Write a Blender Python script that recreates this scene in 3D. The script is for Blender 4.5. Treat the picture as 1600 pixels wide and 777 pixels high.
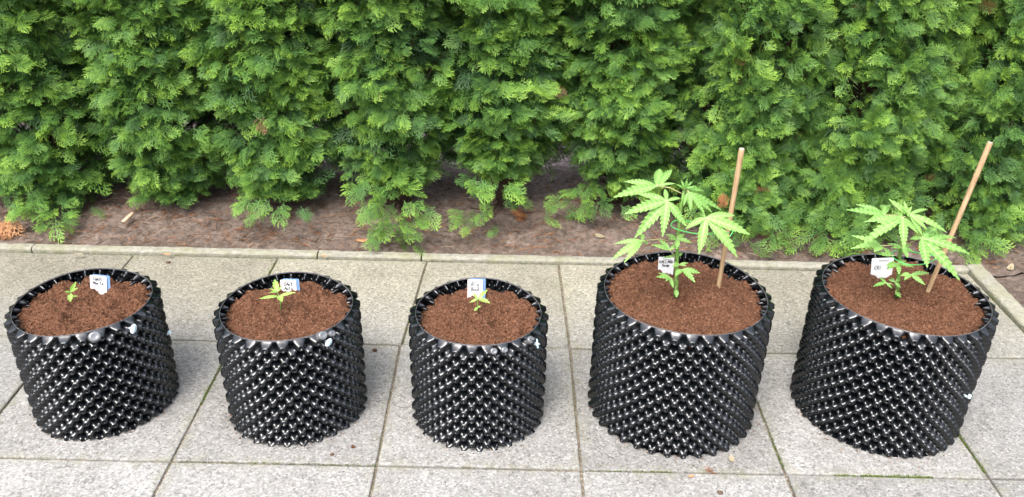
import bpy, math, random
import numpy as np
from mathutils import Vector, Matrix, noise
for o in list(bpy.data.objects): bpy.data.objects.remove(o)
R = math.radians
rnd = random.Random(11)
scene = bpy.context.scene
COL = scene.collection

# ------------------------------------------------------------------ camera
CAM = Vector((1.3076, -2.5524, 1.4431)); F = 1305.5
rot = Matrix.Rotation(-0.0059, 3, 'Z') @ Matrix.Rotation(math.pi/2-0.4972, 3, 'X') @ Matrix.Rotation(0.0258, 3, 'Z')
cd = bpy.data.cameras.new('camera'); cam = bpy.data.objects.new('camera', cd); COL.objects.link(cam)
cam.matrix_world = Matrix.Translation(CAM) @ rot.to_4x4()
cd.sensor_width = 36; cd.lens = F/1600*36; cd.clip_end = 500; cd.clip_start = .05
scene.camera = cam
# ------------------------------------------------------------------ light
SUN_EL, SUN_AZ = R(58), R(205)      # azimuth measured from +y clockwise: behind the camera, to its left
w = bpy.data.worlds.new('World'); scene.world = w; w.use_nodes = True
nt = w.node_tree; nt.nodes.clear()
out = nt.nodes.new('ShaderNodeOutputWorld'); bg = nt.nodes.new('ShaderNodeBackground')
sky = nt.nodes.new('ShaderNodeTexSky'); sky.sky_type = 'NISHITA'; sky.sun_disc = False
sky.sun_elevation = SUN_EL; sky.sun_rotation = SUN_AZ; sky.dust_density = 4; sky.air_density = 1.0; sky.ozone_density = 1
hs = nt.nodes.new('ShaderNodeHueSaturation'); hs.inputs['Saturation'].default_value = .5
tc = nt.nodes.new('ShaderNodeTexCoord'); sx = nt.nodes.new('ShaderNodeSeparateXYZ'); nt.links.new(tc.outputs['Generated'], sx.inputs[0])
mr_ = nt.nodes.new('ShaderNodeMapRange'); nt.links.new(sx.outputs['Z'], mr_.inputs[0]); mr_.inputs[1].default_value = 0; mr_.inputs[2].default_value = .9
mr_.inputs[3].default_value = .14; mr_.inputs[4].default_value = 2.5        # overcast: the zenith is several times brighter than the horizon
vm = nt.nodes.new('ShaderNodeVectorMath'); vm.operation = 'SCALE'; nt.links.new(hs.outputs[0], vm.inputs[0]); nt.links.new(mr_.outputs[0], vm.inputs['Scale'])
nt.links.new(sky.outputs[0], hs.inputs['Color']); nt.links.new(vm.outputs[0], bg.inputs[0]); nt.links.new(bg.outputs[0], out.inputs[0])
bg.inputs[1].default_value = .15
sl = bpy.data.lights.new('sun', 'SUN'); sl.energy = 1.1; sl.angle = R(24); sl.color = (1, .965, .91)
so = bpy.data.objects.new('sun', sl); COL.objects.link(so)
sd = Vector((math.sin(SUN_AZ)*math.cos(SUN_EL), math.cos(SUN_AZ)*math.cos(SUN_EL), math.sin(SUN_EL)))
so.rotation_euler = sd.to_track_quat('Z', 'Y').to_euler()
vs = scene.view_settings; vs.view_transform = 'Standard'; vs.look = 'None'; vs.gamma = 1; vs.exposure = .95

# ------------------------------------------------------------------ helpers
def ray(px, py):
    return rot @ Vector(((px-800)/F, -(py-388.5)/F, -1))
def atY(px, py, Y):
    d = ray(px, py); return CAM + d*((Y-CAM.y)/d.y)
def atZ(px, py, Z=0.):
    d = ray(px, py); return CAM + d*((Z-CAM.z)/d.z)
def tag(o, label=None, cat=None, group=None, kind=None):
    for k, v in (('label', label), ('category', cat), ('group', group), ('kind', kind)):
        if v: o[k] = v
    return o
def empty(name, loc, label=None, cat=None, group=None):
    o = bpy.data.objects.new(name, None); COL.objects.link(o); o.location = loc; o.empty_display_size = .05
    return tag(o, label, cat, group)
def mesh(name, V, Fc, mats, parent=None, mi=None, smooth=True, attrs=None, world=True):
    """verts in world coordinates; when the parent is an Empty they are moved into its space"""
    V = np.asarray(V, dtype=np.float32).reshape(-1, 3)
    if parent is not None and world:
        p = parent; off = np.array(p.location, dtype=np.float32)
        while p.parent is not None:
            p = p.parent; off = off+np.array(p.location, dtype=np.float32)
        V = V-off
    me = bpy.data.meshes.new(name)
    if isinstance(Fc, np.ndarray):
        n, k = Fc.shape
        me.vertices.add(len(V)); me.vertices.foreach_set('co', V.ravel())
        me.loops.add(n*k); me.loops.foreach_set('vertex_index', Fc.astype(np.int32).ravel())
        me.polygons.add(n); me.polygons.foreach_set('loop_start', np.arange(0, n*k, k, dtype=np.int32))
        try: me.polygons.foreach_set('loop_total', np.full(n, k, dtype=np.int32))
        except Exception: pass
    else:
        me.from_pydata(V.tolist(), [], Fc); n = len(Fc)
    for m in (mats if isinstance(mats, (list, tuple)) else [mats]): me.materials.append(m)
    if mi is not None: me.polygons.foreach_set('material_index', np.asarray(mi, dtype=np.int32))
    me.polygons.foreach_set('use_smooth', np.full(len(me.polygons), smooth, dtype=bool))
    if attrs:
        for k, a in attrs.items():
            at = me.attributes.new(k, 'FLOAT', 'POINT'); at.data.foreach_set('value', np.asarray(a, dtype=np.float32))
    me.update(calc_edges=True); me.validate()
    o = bpy.data.objects.new(name, me); COL.objects.link(o)
    if parent is not None: o.parent = parent
    return o
class MB:
    def __init__(s): s.v = []; s.f = []; s.m = []
    def add(s, v, f, m=0):
        b = len(s.v); s.v += [tuple(x) for x in v]; s.f += [tuple(i+b for i in q) for q in f]; s.m += [m]*len(f)
    def tube(s, pts, rad, n=8, m=0, cap=True):
        pts = [Vector(p) for p in pts]; rings = []
        rad = rad if isinstance(rad, (list, tuple)) else [rad]*len(pts)
        ref = Vector((0, 0, 1))
        d0 = (pts[-1]-pts[0]);
        if d0.length < 1e-9: d0 = pts[1]-pts[0]
        if abs(d0.normalized().z) > .8: ref = Vector((0, 1, 0))
        vv = []
        for i, p in enumerate(pts):
            d = (pts[min(i+1, len(pts)-1)]-pts[max(i-1, 0)]).normalized()
            a = d.cross(ref)
            if a.length < 1e-4: a = d.cross(Vector((1, 0, 0)))
            a.normalize(); b = d.cross(a)
            for k in range(n):
                t = 2*math.pi*k/n; vv.append(p+(a*math.cos(t)+b*math.sin(t))*rad[i])
        ff = [(i*n+k, i*n+(k+1) % n, (i+1)*n+(k+1) % n, (i+1)*n+k) for i in range(len(pts)-1) for k in range(n)]
        if cap: ff += [tuple(range(n))[::-1], tuple((len(pts)-1)*n+k for k in range(n))]
        s.add(vv, ff, m)
    def box(s, c, h, M=None, m=0):
        M = M or Matrix.Identity(3); c = Vector(c)
        vv = [c+M @ Vector((x*h[0], y*h[1], z*h[2])) for x in (-1, 1) for y in (-1, 1) for z in (-1, 1)]
        s.add(vv, [(0, 1, 3, 2), (4, 6, 7, 5), (0, 4, 5, 1), (2, 3, 7, 6), (0, 2, 6, 4), (1, 5, 7, 3)], m)
    def build(s, name, mats, parent=None, smooth=True, attrs=None):
        return mesh(name, s.v, s.f, mats, parent, s.m, smooth, attrs)

# ------------------------------------------------------------------ materials
def nodes(name, rough=.6, spec=.3):
    m = bpy.data.materials.new(name); m.use_nodes = True; t = m.node_tree
    b = t.nodes['Principled BSDF']; b.inputs['Roughness'].default_value = rough; b.inputs['Specular IOR Level'].default_value = spec
    return m, t, b
def N(t, typ, **kw):
    n = t.nodes.new(typ)
    for k, v in kw.items():
        if k in n.inputs: n.inputs[k].default_value = v
        else: setattr(n, k, v)
    return n
def noise_n(t, scale, detail=4, rough=.6, vec=None, dist=0):
    n = N(t, 'ShaderNodeTexNoise', Scale=scale, Detail=detail, Roughness=rough, Distortion=dist)
    if vec: t.links.new(vec, n.inputs['Vector'])
    return n.outputs[0]
def geo(t): return t.nodes.new('ShaderNodeNewGeometry').outputs['Position']
def ramp(t, fac, stops, interp='LINEAR'):
    r = t.nodes.new('ShaderNodeValToRGB'); r.color_ramp.interpolation = interp; e = r.color_ramp.elements
    while len(e) < len(stops): e.new(.5)
    for q, (p, c) in zip(e, stops): q.position = p; q.color = (*c, 1) if len(c) == 3 else c
    t.links.new(fac, r.inputs[0]); return r.outputs[0]
def mix(t, fac, a, b, mode='MIX'):
    n = t.nodes.new('ShaderNodeMix'); n.data_type = 'RGBA'; n.blend_type = mode
    for s, v in ((n.inputs['Factor'], fac), (n.inputs['A'], a), (n.inputs['B'], b)):
        if isinstance(v, bpy.types.NodeSocket): t.links.new(v, s)
        elif isinstance(v, (int, float)): s.default_value = v
        else: s.default_value = (*v, 1)
    return n.outputs['Result']
def math_n(t, op, a, b=None, clamp=False):
    n = t.nodes.new('ShaderNodeMath'); n.operation = op; n.use_clamp = clamp
    for s, v in zip(n.inputs, (a, b)):
        if v is None: continue
        if isinstance(v, bpy.types.NodeSocket): t.links.new(v, s)
        else: s.default_value = v
    return n.outputs[0]
def bump(t, b, h, strength=.5, dist=.002):
    n = N(t, 'ShaderNodeBump', Strength=strength, Distance=dist); t.links.new(h, n.inputs['Height']); t.links.new(n.outputs[0], b.inputs['Normal'])
def attr(t, name):
    n = t.nodes.new('ShaderNodeAttribute'); n.attribute_name = name; return n.outputs['Fac']
def simple(name, c, rough=.6, spec=.3, var=.25, scale=60, bs=.2):
    m, t, b = nodes(name, rough, spec); g = geo(t)
    n = noise_n(t, scale, 5, .6, g)
    lo = tuple(x*(1-var) for x in c); hi = tuple(min(1, x*(1+var)) for x in c)
    t.links.new(ramp(t, n, [(.3, lo), (.7, hi)]), b.inputs['Base Color']); bump(t, b, n, bs, .001)
    return m

# concrete slab
def concrete(name, algae=True):
    m, t, b = nodes(name, .85, .2); g = geo(t)
    v = N(t, 'ShaderNodeTexVoronoi', Scale=210.); t.links.new(g, v.inputs['Vector'])
    sep = t.nodes.new('ShaderNodeSeparateColor'); t.links.new(v.outputs['Color'], sep.inputs[0])
    grains = ramp(t, sep.outputs[0], [(0, (.25, .247, .242)), (.14, (.375, .37, .36)), (.5, (.455, .447, .437)), (.82, (.535, .525, .515)), (1, (.67, .66, .65))])
    v2 = N(t, 'ShaderNodeTexVoronoi', Scale=95.); t.links.new(g, v2.inputs['Vector'])
    sep2 = t.nodes.new('ShaderNodeSeparateColor'); t.links.new(v2.outputs['Color'], sep2.inputs[0])
    spots = ramp(t, sep2.outputs[1], [(0, (.74, .73, .72)), (.06, (.93, .92, .91)), (.5, (1, 1, 1)), (1, (1.0, .99, .97))])
    c = mix(t, 1., grains, spots, 'MULTIPLY')
    fine = ramp(t, noise_n(t, 420, 3, .7, g), [(.3, (.82, .82, .82)), (.7, (1.12, 1.12, 1.12))])
    c = mix(t, 1., c, fine, 'MULTIPLY')
    blot = ramp(t, noise_n(t, 5.5, 5, .65, g, .4), [(.3, (.84, .835, .82)), (.62, (1.04, 1.04, 1.04))])
    c = mix(t, 1., c, blot, 'MULTIPLY')
    tone = N(t, 'ShaderNodeMapRange'); t.links.new(attr(t, 'tone'), tone.inputs[0]); tone.inputs[3].default_value = .44; tone.inputs[4].default_value = .57
    c = mix(t, 1., c, tone.outputs[0], 'MULTIPLY')
    # algae film: yellow green growth on the slabs beside the soil bed, patchy
    s = t.nodes.new('ShaderNodeSeparateXYZ'); t.links.new(g, s.inputs[0])
    mr = N(t, 'ShaderNodeMapRange'); t.links.new(s.outputs['Y'], mr.inputs[0])
    mr.inputs[1].default_value = -.62; mr.inputs[2].default_value = -.06
    n = noise_n(t, 7, 6, .7, g, .6)
    a = math_n(t, 'MULTIPLY', mr.outputs[0], math_n(t, 'MULTIPLY_ADD', n, 1.6), True)
    t.nodes[-1].inputs[2].default_value = -.1
    a = math_n(t, 'MULTIPLY', a, .78, True)
    c = mix(t, a, c, mix(t, 1., c, (1.0, .95, .74), 'MULTIPLY'))
    # green specks close to the edge of each slab
    e = math_n(t, 'MULTIPLY', attr(t, 'edge'), ramp(t, noise_n(t, 24, 6, .75, g), [(.45, (0, 0, 0)), (.68, (1, 1, 1))]))
    c = mix(t, math_n(t, 'MULTIPLY', e, .55), c, (.17, .17, .09))
    c = mix(t, 1., c, (1., 1., .985), 'MULTIPLY'); st = ramp(t, noise_n(t, 2.3, 7, .75, g, 1.2), [(.52, (0, 0, 0)), (.60, (1, 1, 1))]); c = mix(t, math_n(t, 'MULTIPLY', st, .12), c, (.20, .19, .17))
    t.links.new(c, b.inputs['Base Color'])
    h = mix(t, .5, sep.outputs[0], noise_n(t, 300, 4, .7, g)); bump(t, b, h, .55, .0018)
    return m
M_SLAB = concrete('slab_concrete')

def kerb_m():
    m, t, b = nodes('kerb_concrete', .9, .15); g = geo(t)
    c = ramp(t, noise_n(t, 60, 8, .75, g), [(.25, (.13, .128, .105)), (.5, (.255, .245, .205)), (.75, (.38, .365, .315))])
    al = ramp(t, noise_n(t, 9, 6, .7, g), [(.42, (0, 0, 0)), (.7, (1, 1, 1))])
    c = mix(t, math_n(t, 'MULTIPLY', al, .7), c, (.20, .20, .10)); t.links.new(c, b.inputs['Base Color'])
    bump(t, b, noise_n(t, 120, 6, .7, g), .8, .003); return m
M_KERB = kerb_m()
def soil_bed():
    m, t, b = nodes('bed_soil', .95, .1); g = geo(t)
    c = ramp(t, noise_n(t, 45, 9, .72, g, .3), [(.28, (.070, .053, .045)), (.5, (.175, .138, .117)), (.72, (.31, .255, .22))])
    big = ramp(t, noise_n(t, 4, 4, .6, g), [(.35, (.72, .70, .68)), (.65, (1.15, 1.12, 1.1))]); c = mix(t, 1., c, big, 'MULTIPLY')
    fk = ramp(t, noise_n(t, 190, 3, .6, g), [(.70, (0, 0, 0)), (.76, (1, 1, 1))]); c = mix(t, math_n(t, 'MULTIPLY', fk, .6), c, (.36, .29, .25))
    t.links.new(c, b.inputs['Base Color']); bump(t, b, noise_n(t, 70, 10, .8, g), 1., .012); return m
M_BED = soil_bed()
def back_ground():
    m, t, b = nodes('back_gravel', .95, .1); g = geo(t)
    c = ramp(t, noise_n(t, 26, 10, .8, g, .3), [(.36, (.06, .045, .04)), (.48, (.26, .20, .185)), (.64, (.50, .41, .38))])
    t.links.new(c, b.inputs['Base Color']); bump(t, b, noise_n(t, 50, 8, .8, g), 1., .02); return m
M_BACK = back_ground()
def coco():
    m, t, b = nodes('potting_soil', .95, .08); g = geo(t)
    c = ramp(t, noise_n(t, 210, 9, .75, g, .5), [(.32, (.026, .011, .006)), (.48, (.110, .049, .028)), (.70, (.28, .148, .088))])
    t.links.new(mix(t, attr(t, 'chip'), c, (.42, .24, .15)), b.inputs['Base Color'])
    bump(t, b, noise_n(t, 230, 8, .8, g), 1., .006); return m
M_COCO = coco()
def plastic():
    m, t, b = nodes('black_plastic', .2, .72); g = geo(t)
    b.inputs['Base Color'].default_value = (.011, .012, .013, 1)
    dust = ramp(t, noise_n(t, 55, 6, .7, g), [(.60, (0, 0, 0)), (.80, (1, 1, 1))])
    t.links.new(mix(t, math_n(t, 'MULTIPLY', dust, .07), (.0035, .005, .0065), (.10, .085, .07)), b.inputs['Base Color'])
    t.links.new(ramp(t, noise_n(t, 90, 4, .6, g), [(.3, (.16,)*3), (.8, (.30,)*3)]), b.inputs['Roughness'])
    bump(t, b, noise_n(t, 260, 3, .5, g), .12, .0008); return m
M_PLASTIC = plastic()
M_RIM = simple('cut_plastic_edge', (.10, .10, .105), .35, .5, .5, 120)
M_GLARE = simple('glare_grey_plastic', (.15, .155, .16), .2, .8, .3, 90); M_GLARE.node_tree.nodes['Principled BSDF'].inputs['Metallic'].default_value = .3  # overlapped wall studs: sky glare put into the grey colour
M_CYAN = simple('pale_blue_plastic', (.42, .66, .74), .35, .5, .08, 90)
M_WHITEP = simple('white_plastic', (.50, .58, .62), .35, .5, .03, 90)
M_CARD = simple('white_label', (.66, .665, .67), .5, .3, .02, 200, .05)
M_CARDB = simple('blue_label', (.17, .29, .52), .5, .3, .06, 200, .05)
M_INK = simple('black_ink', (.02, .02, .03), .6, .2, .1, 200, .0)
M_PRINT = simple('grey_print', (.22, .22, .23), .6, .2, .1, 200, .0)
def leafmat(name, lo, hi, tr=(.35, .6, .08), trf=.3, rough=.45, spec=.35, scale=120):
    m, t, b = nodes(name, rough, spec); g = geo(t)
    c = ramp(t, math_n(t, 'ADD', math_n(t, 'MULTIPLY', noise_n(t, scale, 3, .6, g), .5), math_n(t, 'MULTIPLY', attr(t, 'tone'), .6)), [(.25, lo), (.75, hi)])
    t.links.new(c, b.inputs['Base Color'])
    tl = t.nodes.new('ShaderNodeBsdfTranslucent'); t.links.new(mix(t, 1., c, tr, 'MULTIPLY'), tl.inputs[0])
    mx = t.nodes.new('ShaderNodeMixShader'); mx.inputs[0].default_value = trf
    o = t.nodes['Material Output']; t.links.new(b.outputs[0], mx.inputs[1]); t.links.new(tl.outputs[0], mx.inputs[2]); t.links.new(mx.outputs[0], o.inputs[0])
    return m
M_LEAF = leafmat('hemp_leaf', (.095, .25, .042), (.265, .465, .130), (1.5, 1.5, .6), .28, .5, .3)
M_VEIN = leafmat('leaf_vein', (.26, .42, .14), (.34, .50, .20), (1, 1, .6), .2)
M_SEED = leafmat('seedling_leaf', (.20, .38, .06), (.31, .50, .11), (1.4, 1.4, .6), .28)
M_STEM = simple('green_stem', (.16, .30, .07), .5, .3, .25, 90)
M_PETI = simple('petiole', (.38, .36, .16), .5, .3, .25, 60)
M_TIE = simple('green_wire', (.10, .50, .12), .4, .4, .1, 90)
def wood():
    m, t, b = nodes('stake_wood', .65, .25); g = geo(t)
    mp = N(t, 'ShaderNodeMapping'); mp.inputs['Scale'].default_value = (1, 1, .08); t.links.new(g, mp.inputs[0])
    c = ramp(t, noise_n(t, 260, 5, .6, mp.outputs[0]), [(.3, (.28, .175, .090)), (.7, (.50, .35, .205))])
    t.links.new(c, b.inputs['Base Color']); return m
M_WOOD = wood(); M_WOODEND = simple('stake_end', (.55, .42, .33), .8, .1)
def thuja():
    m, t, b = nodes('thuja_foliage', .5, .25); g = geo(t)
    tone = attr(t, 'tone')
    old = ramp(t, tone, [(0, (.042, .095, .036)), (.5, (.063, .150, .044)), (1, (.085, .190, .040))])
    new = ramp(t, tone, [(0, (.095, .215, .052)), (.5, (.180, .345, .058)), (1, (.300, .490, .066))])
    c = mix(t, attr(t, 'dead'), mix(t, attr(t, 'tip'), old, new), (.16, .085, .040))  # tip carries young growth and the painted bright-dark contrast between sprays
    t.links.new(c, b.inputs['Base Color'])
    tl = t.nodes.new('ShaderNodeBsdfTranslucent'); t.links.new(mix(t, 1., c, (1.2, 1.3, .6), 'MULTIPLY'), tl.inputs[0])
    mx = t.nodes.new('ShaderNodeMixShader'); mx.inputs[0].default_value = .22
    o = t.nodes['Material Output']; t.links.new(b.outputs[0], mx.inputs[1]); t.links.new(tl.outputs[0], mx.inputs[2]); t.links.new(mx.outputs[0], o.inputs[0])
    return m
M_THUJA = thuja()
M_BARK = simple('thuja_bark', (.085, .055, .040), .9, .1, .5, 40, .8)
M_DEAD = simple('dead_foliage', (.24, .105, .045), .8, .1, .45, 50)
M_DEADO = simple('orange_dead_foliage', (.42, .22, .11), .8, .1, .35, 50)
M_TWIG = simple('dry_twig', (.27, .20, .145), .85, .1, .35, 60)
M_PALE = simple('pale_dry_leaf', (.30, .255, .17), .8, .1, .2, 60)
M_MOSS = leafmat('moss', (.035, .055, .012), (.10, .135, .028), (1, 1, .5), .1, .9, .1, 300)
def sandm():
    m, t, b = nodes('joint_sand', .95, .1); g = geo(t)
    c = ramp(t, noise_n(t, 110, 6, .75, g), [(.3, (.06, .048, .036)), (.5, (.16, .13, .095)), (.66, (.42, .36, .28))])
    gr = ramp(t, noise_n(t, 3.2, 4, .7, g), [(.46, (0, 0, 0)), (.6, (1, 1, 1))])
    t.links.new(mix(t, math_n(t, 'MULTIPLY', gr, .35), c, (.085, .095, .04)), b.inputs['Base Color']); bump(t, b, noise_n(t, 200, 6, .8, g), 1., .004); return m
M_SAND = sandm()

# ================================================================== SETTING
def fbm(x, y, z=0, o=4): return noise.fractal(Vector((x, y, z)), 1.0, 2.0, o)
def strip(name, xs, ys, zf, mat, **kw):
    X, Y = np.meshgrid(xs, ys, indexing='ij'); Z = np.array([[zf(a, b) for b in ys] for a in xs])
    nx, ny = len(xs), len(ys); I = np.arange(nx*ny).reshape(nx, ny)
    Fc = np.stack([I[:-1, :-1], I[1:, :-1], I[1:, 1:], I[:-1, 1:]], -1).reshape(-1, 4)
    return mesh(name, np.stack([X, Y, Z], -1).reshape(-1, 3), Fc, mat, **kw)
ext = np.concatenate([[-200, -60, -20], np.arange(-8, 9, 1.), [20, 60, 200]])
tag(strip('ground', ext, ext, lambda a, b: -.045 if b > .5 else -.09, M_BACK), kind='structure')
def grass_m():
    m, t, b = nodes('lawn_grass', .9, .1); g = geo(t)
    t.links.new(ramp(t, noise_n(t, 60, 8, .8, g), [(.35, (.045, .075, .02)), (.65, (.14, .20, .06))]), b.inputs['Base Color']); bump(t, b, noise_n(t, 120, 6, .8, g), 1., .02); return m
tag(strip('lawn', np.arange(-12, 15, .5), np.arange(1.55, 14, .5), lambda a, b: -.035, grass_m()), kind='structure')
bx = np.arange(-2.4, 5.2, .016); by = np.concatenate([np.arange(.035, .84, .014)])
def bedz(a, b):
    z = -.012+.028*fbm(a*2.2, b*2.5, 1)+.013*fbm(a*11, b*11, 3)+.009*fbm(a*34, b*34, 5)
    z += .035*min(1, max(0, (b-.1)/.35))*(1 if b < 1 else 1)
    return max(-.05, min(z, .01+.3*(b-.06) if b < .2 else z))
BED = strip('soil_bed', bx, by, bedz, M_BED); tag(BED, kind='structure')
# soil beyond the right kerb (the bed turns the corner)
def bedz2(a, b): return -.02+.025*fbm(a*2.2, b*2.5, 1)+.012*fbm(a*11, b*11, 3)+.005*fbm(a*38, b*38, 5)
tag(strip('soil_border', np.arange(2.985, 4.6, .02), np.arange(-1.2, .06, .02), bedz2, M_BED), kind='structure')

# --- patio slabs with open joints; the grid lines come from the photographed joints
W = .5
vj = {i: i*W for i in range(-8, 7)}
rows = [0, -.506, -1.016, -1.53, -2.04, -2.55, -3.06, -3.57]
shift = {0: {2: .026, 3: -.012, 1: .004}, 1: {0: -.012, 2: -.004}}
PV, PF, PT, PE = [], [], [], []
g = .0029
for j in range(len(rows)-1):
    y1, y0 = rows[j]-g, rows[j+1]+g
    for i in range(-6, 6):
        a = vj[i]+g; b = vj[i+1]-g
        a2 = b2 = None
        sa = shift.get(j, {}).get(i, 0); sb = shift.get(j, {}).get(i+1, 0)
        x0, x1 = a, b; dz = rnd.uniform(-.0015, .0015); tn = rnd.random(); tx, ty = rnd.uniform(-.002, .002), rnd.uniform(-.002, .002)
        if i == 5: x1 = 2.932-.004
        # rings: bottom, side, bevel, inner edge band, interior
        n = 10
        def ring(ins, z):
            P = []
            for (s0, s1) in (((0, 0), (1, 0)), ((1, 0), (1, 1)), ((1, 1), (0, 1)), ((0, 1), (0, 0))):
                for k in range(n):
                    u = s0[0]+(s1[0]-s0[0])*k/n; v = s0[1]+(s1[1]-s0[1])*k/n
                    xx = x0+ins+(x1-x0-2*ins)*u; yy = y0+ins+(y1-y0-2*ins)*v
                    top = v; xx += (sa*(1-u)+sb*u)*(1.0 if j == 0 else 1)*top
                    if ins < .004:
                        q = .0012*noise.noise(Vector((xx*40, yy*40, i+j*3))); xx += q; yy += q
                    P.append((xx, yy, z+(dz+tx*(u-.5)+ty*(v-.5) if z > -.02 else 0)))
            return P
        base = len(PV)
        rs = [ring(0, -.045), ring(0, -.004), ring(.0012, -.0012), ring(.004, 0), ring(.03, 0)]
        for q, r_ in enumerate(rs):
            PV += r_; PE += [1 if q < 4 else 0]*len(r_); PT += [tn]*len(r_)
        c = 4*n
        for q in range(4):
            for k in range(c):
                PF.append((base+q*c+k, base+q*c+(k+1) % c, base+(q+1)*c+(k+1) % c, base+(q+1)*c+k))
        PF.append(tuple(base+4*c+k for k in range(c)))
patio = mesh('patio', PV, PF, M_SLAB, smooth=False, attrs={'tone': PT, 'edge': PE}); tag(patio, kind='structure')
# sand in the joints
tag(strip('joint_sand', np.arange(-3.05, 2.95, .02), np.arange(-3.6, .0, .03), lambda a, b: -.0075+.003*fbm(a*30, b*30, 2), M_SAND), kind='structure')
# --- kerb stones
def kerb_stone(mb, x0, y0, x1, y1, top):
    L = max(x1-x0, y1-y0); nseg = max(6, int(L/.02)); alongx = (x1-x0) > (y1-y0)
    wd = (y1-y0) if alongx else (x1-x0)
    prof = [(0, -.09), (0, top-.007), (.003, top-.002), (.009, top), (wd-.009, top), (wd-.003, top-.002), (wd, top-.007), (wd, -.09)]
    vv = []
    for s in range(nseg+1):
        t = s/nseg
        for (u, z) in prof:
            if alongx: p = [x0+(x1-x0)*t, y0+u, z]
            else: p = [x1-u, y0+(y1-y0)*t, z]
            if z > 0 - .05:
                q = noise.noise(Vector((p[0]*45, p[1]*45, z*40)))*.0022; p[1 if alongx else 0] += q; p[2] += q*.8
            vv.append(p)
    k = len(prof); ff = [(s*k+i, s*k+i+1, (s+1)*k+i+1, (s+1)*k+i) for s in range(nseg) for i in range(k-1)]
    ff += [tuple(range(k)), tuple(nseg*k+i for i in range(k))[::-1]]
    mb.add(vv, ff)
kb = MB()
kx = [-2.56, -1.56, -.56, .415, 1.01-.001, 2.0, 3.06]
kx = [-2.36, -1.36, -.36, .64-.0, 1.005, 2.005, 2.936]
for a, b in zip(kx[:-1], kx[1:]): kerb_stone(kb, a+.0025, .006, b-.0025, .044, .012+rnd.uniform(-.001, .001))
ky = [-3.6, -2.6, -1.6, -.62, .044]
for a, b in zip(ky[:-1], ky[1:]): kerb_stone(kb, 2.938, a+.003, 2.998, b-.003, .014)
tag(kb.build('kerb', M_KERB, smooth=False), kind='structure')

# ================================================================== THUJA HEDGE
def spray_template(seed, ns=5):
    """one flat scale-leaved frond: axis, side branchlets, short blunt fingers"""
    r = random.Random(seed); V = []; Fq = []; T = []
    def seg(p, q, w0, w1, t0, t1):
        d = (q-p); n = np.array([-d[1], d[0], 0]); n = n/(np.linalg.norm(n)+1e-9)
        b = len(V); m_ = p+(q-p)*.7; tm = t0*.3+t1*.7
        V.extend([p-n*w0*.5, p+n*w0*.5, m_+n*w1*.5, m_-n*w1*.5, q+n*w1*.16, q-n*w1*.16]); T.extend([t0, t0, tm, tm, t1, t1])
        Fq.extend([(b, b+3, b+2, b+1), (b+3, b+5, b+4, b+2)])
    def ax(t): return np.array([t, .07*math.sin(t*3+seed), -.16*t*t])
    for a, b_ in ((0, .35), (.35, .7), (.7, 1)): seg(ax(a), ax(b_), .026, .028, a*.6, b_*.9)
    for k in range(ns*2):
        s = 1 if k % 2 else -1; t = .12+.80*(k+r.uniform(-.35, .35))/(ns*2)
        p = ax(t); L = (.46*(1-t)**.8+.14)*r.uniform(.65, 1.15); ang = s*R(r.uniform(28, 52))
        d = np.array([math.cos(ang), math.sin(ang), r.uniform(-.3, .2)])
        q = p+d*L+np.array([.12*L, 0, -.12*L]); t0 = t*.5; t1 = min(1, .55+.5*t)
        mid = p+d*L*.5; seg(p, mid, .020, .026, t0, (t0+t1)/2); seg(mid, q, .024, .030, (t0+t1)/2, t1)
        m = max(1, int(round(L*6.2)))
        for j in range(m):
            for s2 in (-1, 1):
                u = (j+.55+.25*s2)/m*.85
                if r.random() < .15: continue
                pp = p+(q-p)*u; l2 = (.17*(1-u)+.105)*r.uniform(.7, 1.25); a2 = ang+s2*R(r.uniform(30, 52))
                dd = np.array([math.cos(a2), math.sin(a2), r.uniform(-.35, .3)])
                seg(pp, pp+dd*l2, .016, .030, t0+(t1-t0)*u, min(1, t0+(t1-t0)*u+.35))
    return np.array(V, np.float32), np.array(Fq, np.int64), np.array(T, np.float32)
TPL = [spray_template(s) for s in range(7)]
def norm(a): return a/(np.linalg.norm(a, axis=-1, keepdims=True)+1e-9)
def sprays(name, O, A, Nn, S, tone, tipk, mat, parent, rs, dead=None):
    dead = np.zeros(len(O)) if dead is None else dead; DD = []
    """O origins, A axis dirs, Nn normals, S scales, tone per spray"""
    A = norm(A); B = norm(np.cross(Nn, A)); C = np.cross(A, B)
    idx = rs.randint(0, len(TPL), len(O)); VV, FF, TT, TP = [], [], [], []; base = 0
    for k, (tv, tf, tt) in enumerate(TPL):
        s = np.where(idx == k)[0]
        if not len(s): continue
        curl = rs.uniform(-.25, .55, len(s))
        z = tv[None, :, 2]-curl[:, None]*tv[None, :, 0]**2*.5-.25*np.abs(tv[None, :, 1])*rs.uniform(-.3, 1, len(s))[:, None]
        P = O[s][:, None, :]+S[s][:, None, None]*(tv[None, :, 0, None]*A[s][:, None, :]+tv[None, :, 1, None]*B[s][:, None, :]+z[:, :, None]*C[s][:, None, :])
        VV.append(P.reshape(-1, 3)); n = len(tv)
        FF.append((tf[None]+(base+np.arange(len(s))*n)[:, None, None]).reshape(-1, 4)); base += n*len(s)
        TT.append(np.repeat(tone[s], n)); DD.append(np.repeat(dead[s], n)); TP.append((np.clip(tt[None]**1.6*tipk[s][:, None], 0, 1)).ravel())
    return mesh(name, np.concatenate(VV), np.concatenate(FF), mat, parent, attrs={'tone': np.concatenate(TT), 'tip': np.concatenate(TP), 'dead': np.concatenate(DD)})

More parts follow.
